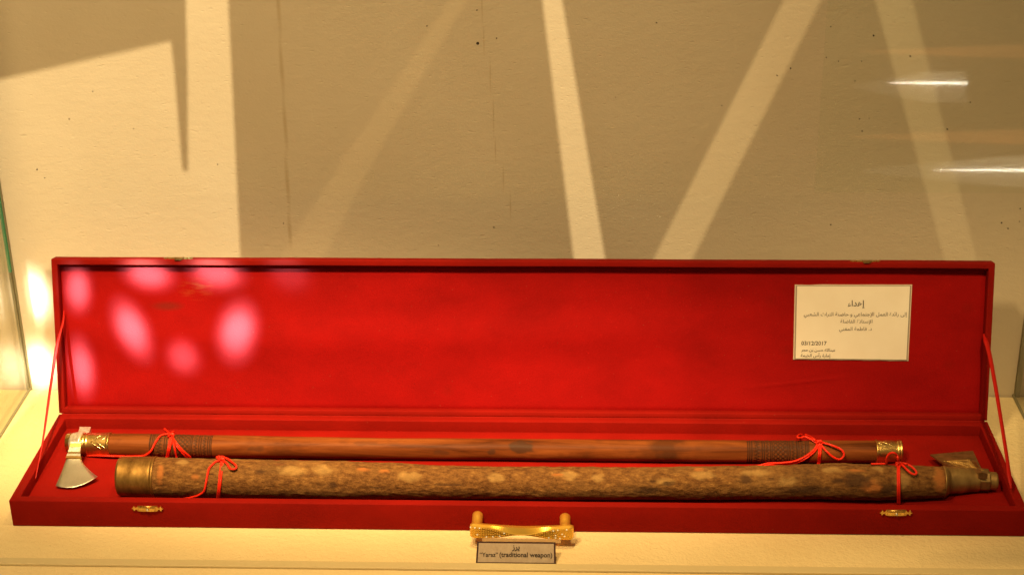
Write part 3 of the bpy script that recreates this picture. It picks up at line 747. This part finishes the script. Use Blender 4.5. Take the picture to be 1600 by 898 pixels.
# blade reaching back over the floor of the box
def zb(v): return .0255 + (v - 704) / (733 - 704) * .0115
bp = lambda u, v, dz=0: atz(u, v, zb(v)) + V((0, 0, dz))
Le = [(1453.4, 709.8), (1462.3, 715.6), (1470, 721), (1476.8, 725.6), (1487, 729.6), (1503, 732.5), (1521, 736), (1529, 742)]
Ri = [(1520.2, 703.9), (1523.6, 711), (1526.3, 717.5), (1529, 724), (1531.5, 730), (1534, 735), (1538, 739), (1543, 743)]
La, Ra = spline([V((u, v, 0)) for u, v in Le], 3), spline([V((u, v, 0)) for u, v in Ri], 3)
rowsT, rowsB = [], []; NR, NU = 14, 12
for j in range(NR + 1):
    t_ = j / NR; a, b = samp(La, t_), samp(Ra, t_); rt, rb = [], []
    for i in range(NU + 1):
        s = i / NU; p = a.lerp(b, s); th_ = (.0007 + .0062 * t_ ** 1.2) * (.5 + .5 * math.sin(math.pi * min(1, max(0, .12 + .76 * s)))) * .5
        q = bp(p.x, p.y); rt.append(q + V((0, 0, th_))); rb.append(q - V((0, 0, th_ + .001)))
    rowsT.append(rt); rowsB.append(rb)
vs = [p for r_ in rowsT for p in r_] + [p for r_ in rowsB for p in r_]; n = NU + 1; off = (NR + 1) * n; fs = []
for j in range(NR):
    for i in range(NU):
        q = j * n + i; fs.append((q, q + n, q + n + 1, q + 1)); fs.append((off + q, off + q + 1, off + q + n + 1, off + q + n))
    for i, fl in ((0, 0), (NU, 1)):
        q = j * n + i; f = (q, off + q, off + q + n, q + n); fs.append(f if not fl else tuple(reversed(f)))
for j, fl in ((0, 1), (NR, 0)):
    for i in range(NU):
        q = j * n + i; f = (q, off + q, off + q + 1, q + 1); fs.append(f if fl == 0 else tuple(reversed(f)))
bl = obj('axe_head', vs, fs, 'bronze', ax2, False)
# chased ornament: rows of short raised ridges and a lined border by the back edge
def on_blade(t_, s, dz=.0002):
    p = samp(La, t_).lerp(samp(Ra, t_), s); th_ = (.0007 + .0062 * t_ ** 1.2) * (.5 + .5 * math.sin(math.pi * min(1, max(0, .12 + .76 * s)))) * .5
    return bp(p.x, p.y, th_ + dz)
rnd = random.Random(2); P_ = []
for j in range(7):
    t_ = .33 + j * .062
    for i in range(13):
        s = .12 + i * .052 + .02 * (j % 2); P_.append([on_blade(t_ + .012 * math.sin(i), s), on_blade(t_ - .012, s + .018), on_blade(t_ + .010, s + .036)])
for s in (.84, .88, .92): P_.append(spline([on_blade(.40 + .06 * k, s) for k in range(8)], 3))
P_.append(spline([on_blade(.30, .06 + .085 * k) for k in range(10)], 3))
tubes('chasing', P_, .00042, 'brass', bl, 5)

# ------------------------------------------------------------------ cords
CR = .00115
def cord_tie(label, st, knot, loops, tails, lift=.0013):
    k = st.seen(*knot, lift + .0008)
    g = thing('cord', label, 'cord', tuple(k), 'red cords tied round the axes')
    L = lambda pts: spline([st.seen(u, v, lift + (q[0] if q else 0)) for u, v, *q in pts], 6)
    kn = []
    for i in range(40):
        a = 4 * math.pi * i / 39; kn.append(k + V(((.0022 + .0007 * math.cos(1.5 * a)) * math.cos(a), -.0006 + .0012 * math.sin(1.5 * a), (.0018 + .0006 * math.cos(1.5 * a)) * math.sin(a))))
    tubes('knot', [kn], CR, 'cord', g)
    for l_ in loops: tubes('loop', [L(l_)], CR, 'cord', g)
    for l_ in tails: tubes('loose_end', [L(l_)], CR, 'cord', g)
    return g
def dbl(pts, dx=2.3, dy=0): return [pts, [(u + dx, v + dy, *q) for u, v, *q in pts]]
s1c = s1
cord_tie('red cord tied round the polished shaft near the steel axe head', s1, (267, 679.5),
         [[(268, 681), (275, 691, .002), (283.5, 701.5, .002), (292, 709, .001), (297.5, 714), (294, 714.5), (286, 708, .001), (277, 697, .002), (269, 683)]],
         [[(266, 678), (259.4, 672, .001), (253, 664.6)], [(264, 677.5), (251.4, 680), (242.5, 691.5), (237, 702.4), (230, 709), (219, 712.3), (192, 712.5), (163, 711.5), (134, 711)],
          ] + dbl([(266.5, 681), (263, 700), (259.5, 715), (258.5, 719)], 2.4) + [[(269, 682), (273, 700), (276, 714.5), (277, 719)], [(270, 679), (269, 675), (271, 674)]])
cord_tie('red cord tied round the bark stick near its brass cap', s2, (345.5, 718),
         [[(347, 716.8), (353, 715.2, .002), (361.9, 721, .002), (369, 727.5, .0025), (367, 732, .0025), (360, 731.4, .0025), (353.5, 722.5, .001), (347, 718)],
          [(344, 717), (339, 714.5, .001), (342, 713, .001), (350, 713.6, .001), (352, 716)]],
         [[(344, 718.4), (337, 721), (331.6, 725.5), (326.5, 732), (324.4, 740), (323, 747), (321.8, 754), (318.2, 767.4), (308.4, 773.8), (296, 777), (288, 777.5)]] + dbl([(346, 718.4), (343, 745), (341, 765), (339, 782)], 2.4))
cord_tie('red cord tied in a wide bow round the polished shaft near its right end', s1, (1279.5, 690.4),
         [[(1282, 690.6), (1291, 692.5, .002), (1302, 696.2, .003), (1312, 700.5, .003), (1317, 705, .003), (1318.5, 711.5, .003), (1312, 717.2, .003), (1302, 713.6, .003), (1291.8, 704.9, .002), (1281, 692.5)],
          [(1277, 690.2), (1270, 684.5, .002), (1262, 679.8, .003), (1250, 678.4, .003), (1245.8, 682.4, .003), (1251, 683.6, .003), (1258, 682, .003), (1267, 685.6, .002), (1275, 691.5)]],
         [[(1278, 692.5), (1271, 703), (1257, 713.5), (1239.7, 720.4), (1219.5, 722.7), (1200.6, 723.3), (1190, 726), (1180, 729)], [(1279.5, 694), (1273.5, 704), (1259, 715.8), (1241, 722.8), (1220, 725.0), (1202, 725.6), (1192, 728.5)]]
         + dbl([(1280.5, 693), (1279.5, 710), (1278, 724), (1277, 730)], 2.4))
cord_tie('red cord tied round the bark stick beside the bronze axe head', s2, (1403.8, 724.5),
         [[(1406, 723.6), (1412, 723.4, .002), (1419.5, 725.6, .003), (1428.4, 732.4, .003), (1432, 738.4, .003), (1427.6, 740.6, .003), (1419.5, 735.6, .003), (1411, 727, .002), (1405.5, 725)],
          [(1385, 723.5, .001), (1385.4, 715.4, .008), (1389.6, 708.6, .014), (1396, 706.8, .017), (1401.4, 710.6, .013), (1403, 718, .006), (1403.5, 723)]],
         [[(1385, 724.2), (1376, 724.2), (1367, 724.4), (1361, 724.4)]] + dbl([(1402.6, 725.2), (1402.8, 745), (1403, 768), (1403.2, 786.5)], 2.4))

# ------------------------------------------------------------------ writing
FORMS = {}
for ch, c0, n_ in (('ا', 0xFE8D, 2), ('أ', 0xFE83, 2), ('إ', 0xFE87, 2), ('ئ', 0xFE89, 4), ('ب', 0xFE8F, 4), ('ة', 0xFE93, 2), ('ت', 0xFE95, 4), ('ث', 0xFE99, 4), ('ج', 0xFE9D, 4), ('ح', 0xFEA1, 4),
                   ('خ', 0xFEA5, 4), ('د', 0xFEA9, 2), ('ذ', 0xFEAB, 2), ('ر', 0xFEAD, 2), ('ز', 0xFEAF, 2), ('س', 0xFEB1, 4), ('ش', 0xFEB5, 4), ('ص', 0xFEB9, 4), ('ض', 0xFEBD, 4), ('ط', 0xFEC1, 4),
                   ('ع', 0xFEC9, 4), ('غ', 0xFECD, 4), ('ف', 0xFED1, 4), ('ل', 0xFEDD, 4), ('م', 0xFEE1, 4), ('ن', 0xFEE5, 4), ('ه', 0xFEE9, 4), ('و', 0xFEED, 2), ('ى', 0xFEEF, 2), ('ي', 0xFEF1, 4), ('ء', 0xFE80, 1)):
    FORMS[ch] = (c0, n_)
LA = {'ا': 0xFEFB, 'أ': 0xFEF7, 'إ': 0xFEF9}
def shape(s):
    o = []; prev = False; i = 0
    while i < len(s):
        ch = s[i]
        if ch not in FORMS: o.append(ch); prev = False; i += 1; continue
        if ch == 'ل' and i + 1 < len(s) and s[i + 1] in LA:
            o.append(chr(LA[s[i + 1]] + (1 if prev else 0))); prev = False; i += 2; continue
        c0, n_ = FORMS[ch]; nxt = i + 1 < len(s) and s[i + 1] in FORMS and s[i + 1] != 'ء' and n_ == 4
        o.append(chr(c0 + ((3 if prev else 2) if nxt else (1 if prev and n_ > 1 else 0)))); prev = nxt; i += 1
    return ''.join(reversed(o))
def lettering(text, px_l, px_r, locate, nrm, material, parent, bold=0.0, lift=.0003, arabic=False):
    c = bpy.data.curves.new('lettering', 'FONT'); c.body = shape(text) if arabic else text; c.size = 1; c.offset = bold; c.resolution_u = 3
    o = bpy.data.objects.new('lettering', c); col.objects.link(o); bpy.context.view_layer.update()
    me = bpy.data.meshes.new_from_object(o); bpy.data.objects.remove(o); bpy.data.curves.remove(c)
    xs = [v.co.x for v in me.vertices]; x0, x1 = min(xs), max(xs)
    a, b = locate(*px_l), locate(*px_r); ex = (b - a) / (x1 - x0); ey = nrm.cross(ex)
    for v in me.vertices: v.co = a + ex * (v.co.x - x0) + ey * v.co.y + nrm * lift
    return link('lettering', me, material, parent)

# card stuck on the lid lining
CD = .0086
corn = [atl(u, v, CD) for u, v in ((1242.5, 445), (1425, 445), (1419, 563.5), (1240, 561.5))]
cc = sum(corn, V()) / 4
cdn = thing('paper_card', 'cream laminated card with Arabic print stuck on the lid lining at right', 'card', tuple(cc))
def quad(ins): return [p + (cc - p).normalized() * ins * 1.25 for p in corn]
q0 = quad(-.0003)
def film(s, t):
    p = q0[3].lerp(q0[2], s).lerp(q0[0].lerp(q0[1], s), t)
    if t in (0, 1): p = p + LU * (.0006 * noise.noise(V((s * 5, t * 9, 1)))) * (1 if t else -1)
    return p - LN * .0006
vsf = [film(i / 24, j) for j in (0, 1) for i in range(25)]
prism('laminate', vsf[:25] + vsf[25:][::-1], [p - LN * .0006 for p in vsf[:25] + vsf[25:][::-1]], 'film', cdn)
prism('border', quad(.0007), [p - LN * .0006 for p in quad(.0007)], 'card_edge', cdn)
prism('sheet', [p + LN * .0003 for p in quad(.0020)], [p - LN * .0003 for p in quad(.0020)], 'card', cdn)
loc = lambda u, v: atl(u, v, CD - .0003)
for (tx, l_, r_, m_, bd) in (('إهداء', (1324.5, 478), (1351, 478), 'ink', .012), ('إلى رائدة العمل الإجتماعي و حاضنة التراث الشعبي', (1256, 493.2), (1417, 493.2), 'ink_grey', 0),
                            ('الإستاذة الفاضلة', (1313, 504.3), (1363, 504.3), 'ink_grey', 0), ('د. فاطمة المغني', (1311, 516), (1362, 516), 'ink_grey', 0),
                            ('عبدالله حسن بن حجر', (1252, 548.2), (1305, 548.5), 'ink', .008), ('إمارة رأس الخيمة', (1251, 557), (1297.5, 557.3), 'ink', .008)):
    lettering(tx, l_, r_, loc, LN, m_, cdn, bd, .0003, True)
lettering('03/12/2017', (1252, 538.6), (1291.5, 538.8), loc, LN, 'ink', cdn, .010)

# plaque leaning on the shelf below the handle
PT = R(58); PN = V((0, -math.sin(PT), math.cos(PT))); P0 = atz(806, 880.6, .0006)
def pq(u, v, o=0): return hit(u, v, P0 + PN * o, PN)
pc = [pq(*q) for q in ((745.5, 845), (868, 846.3), (868.5, 881.3), (743.5, 880))]
ctr = sum(pc, V()) / 4
pl = thing('name_plaque', 'small silver plaque with dark border and black lettering below the gold handle', 'plaque', (ctr.x, ctr.y, 0))
prism('border', pc, [p - PN * .0016 for p in pc], 'plaque_edge', pl)
def inset(p): d = p - ctr; x = d.x; t_ = d.dot(V((0, math.cos(PT), math.sin(PT)))); return p - V((math.copysign(.0017, x), 0, 0)) - V((0, math.cos(PT), math.sin(PT))) * math.copysign(.0016, t_) + PN * .0002
inn = [inset(p) for p in pc]
prism('face', inn, [p - PN * .0012 for p in inn], 'plaque', pl)
zt = max(p.z for p in pc); yt = max(p.y for p in pc)
yb = min(p.y for p in pc)
prism('stand', [V((ctr.x - .02, yb + .004, .0004)), V((ctr.x - .02, yt + .006, .0004)), V((ctr.x - .02, yt - .0004, zt - .005))], [V((ctr.x + .02, yb + .004, .0004)), V((ctr.x + .02, yt + .006, .0004)), V((ctr.x + .02, yt - .0004, zt - .005))], 'plaque_edge', pl)
pz = lambda u, v: pq(u, v, .0003)
lettering('\u201cYaraz\u201d', (749.5, 868.8), (778, 869.0), pz, PN, 'ink', pl, .012, .0002)
lettering('(traditional weapon)', (780.3, 869.0), (863, 869.9), pz, PN, 'ink', pl, .022, .0002)
lettering('يرز', (800, 857.6), (812, 857.8), pz, PN, 'ink', pl, .022, .0002, arabic=True)
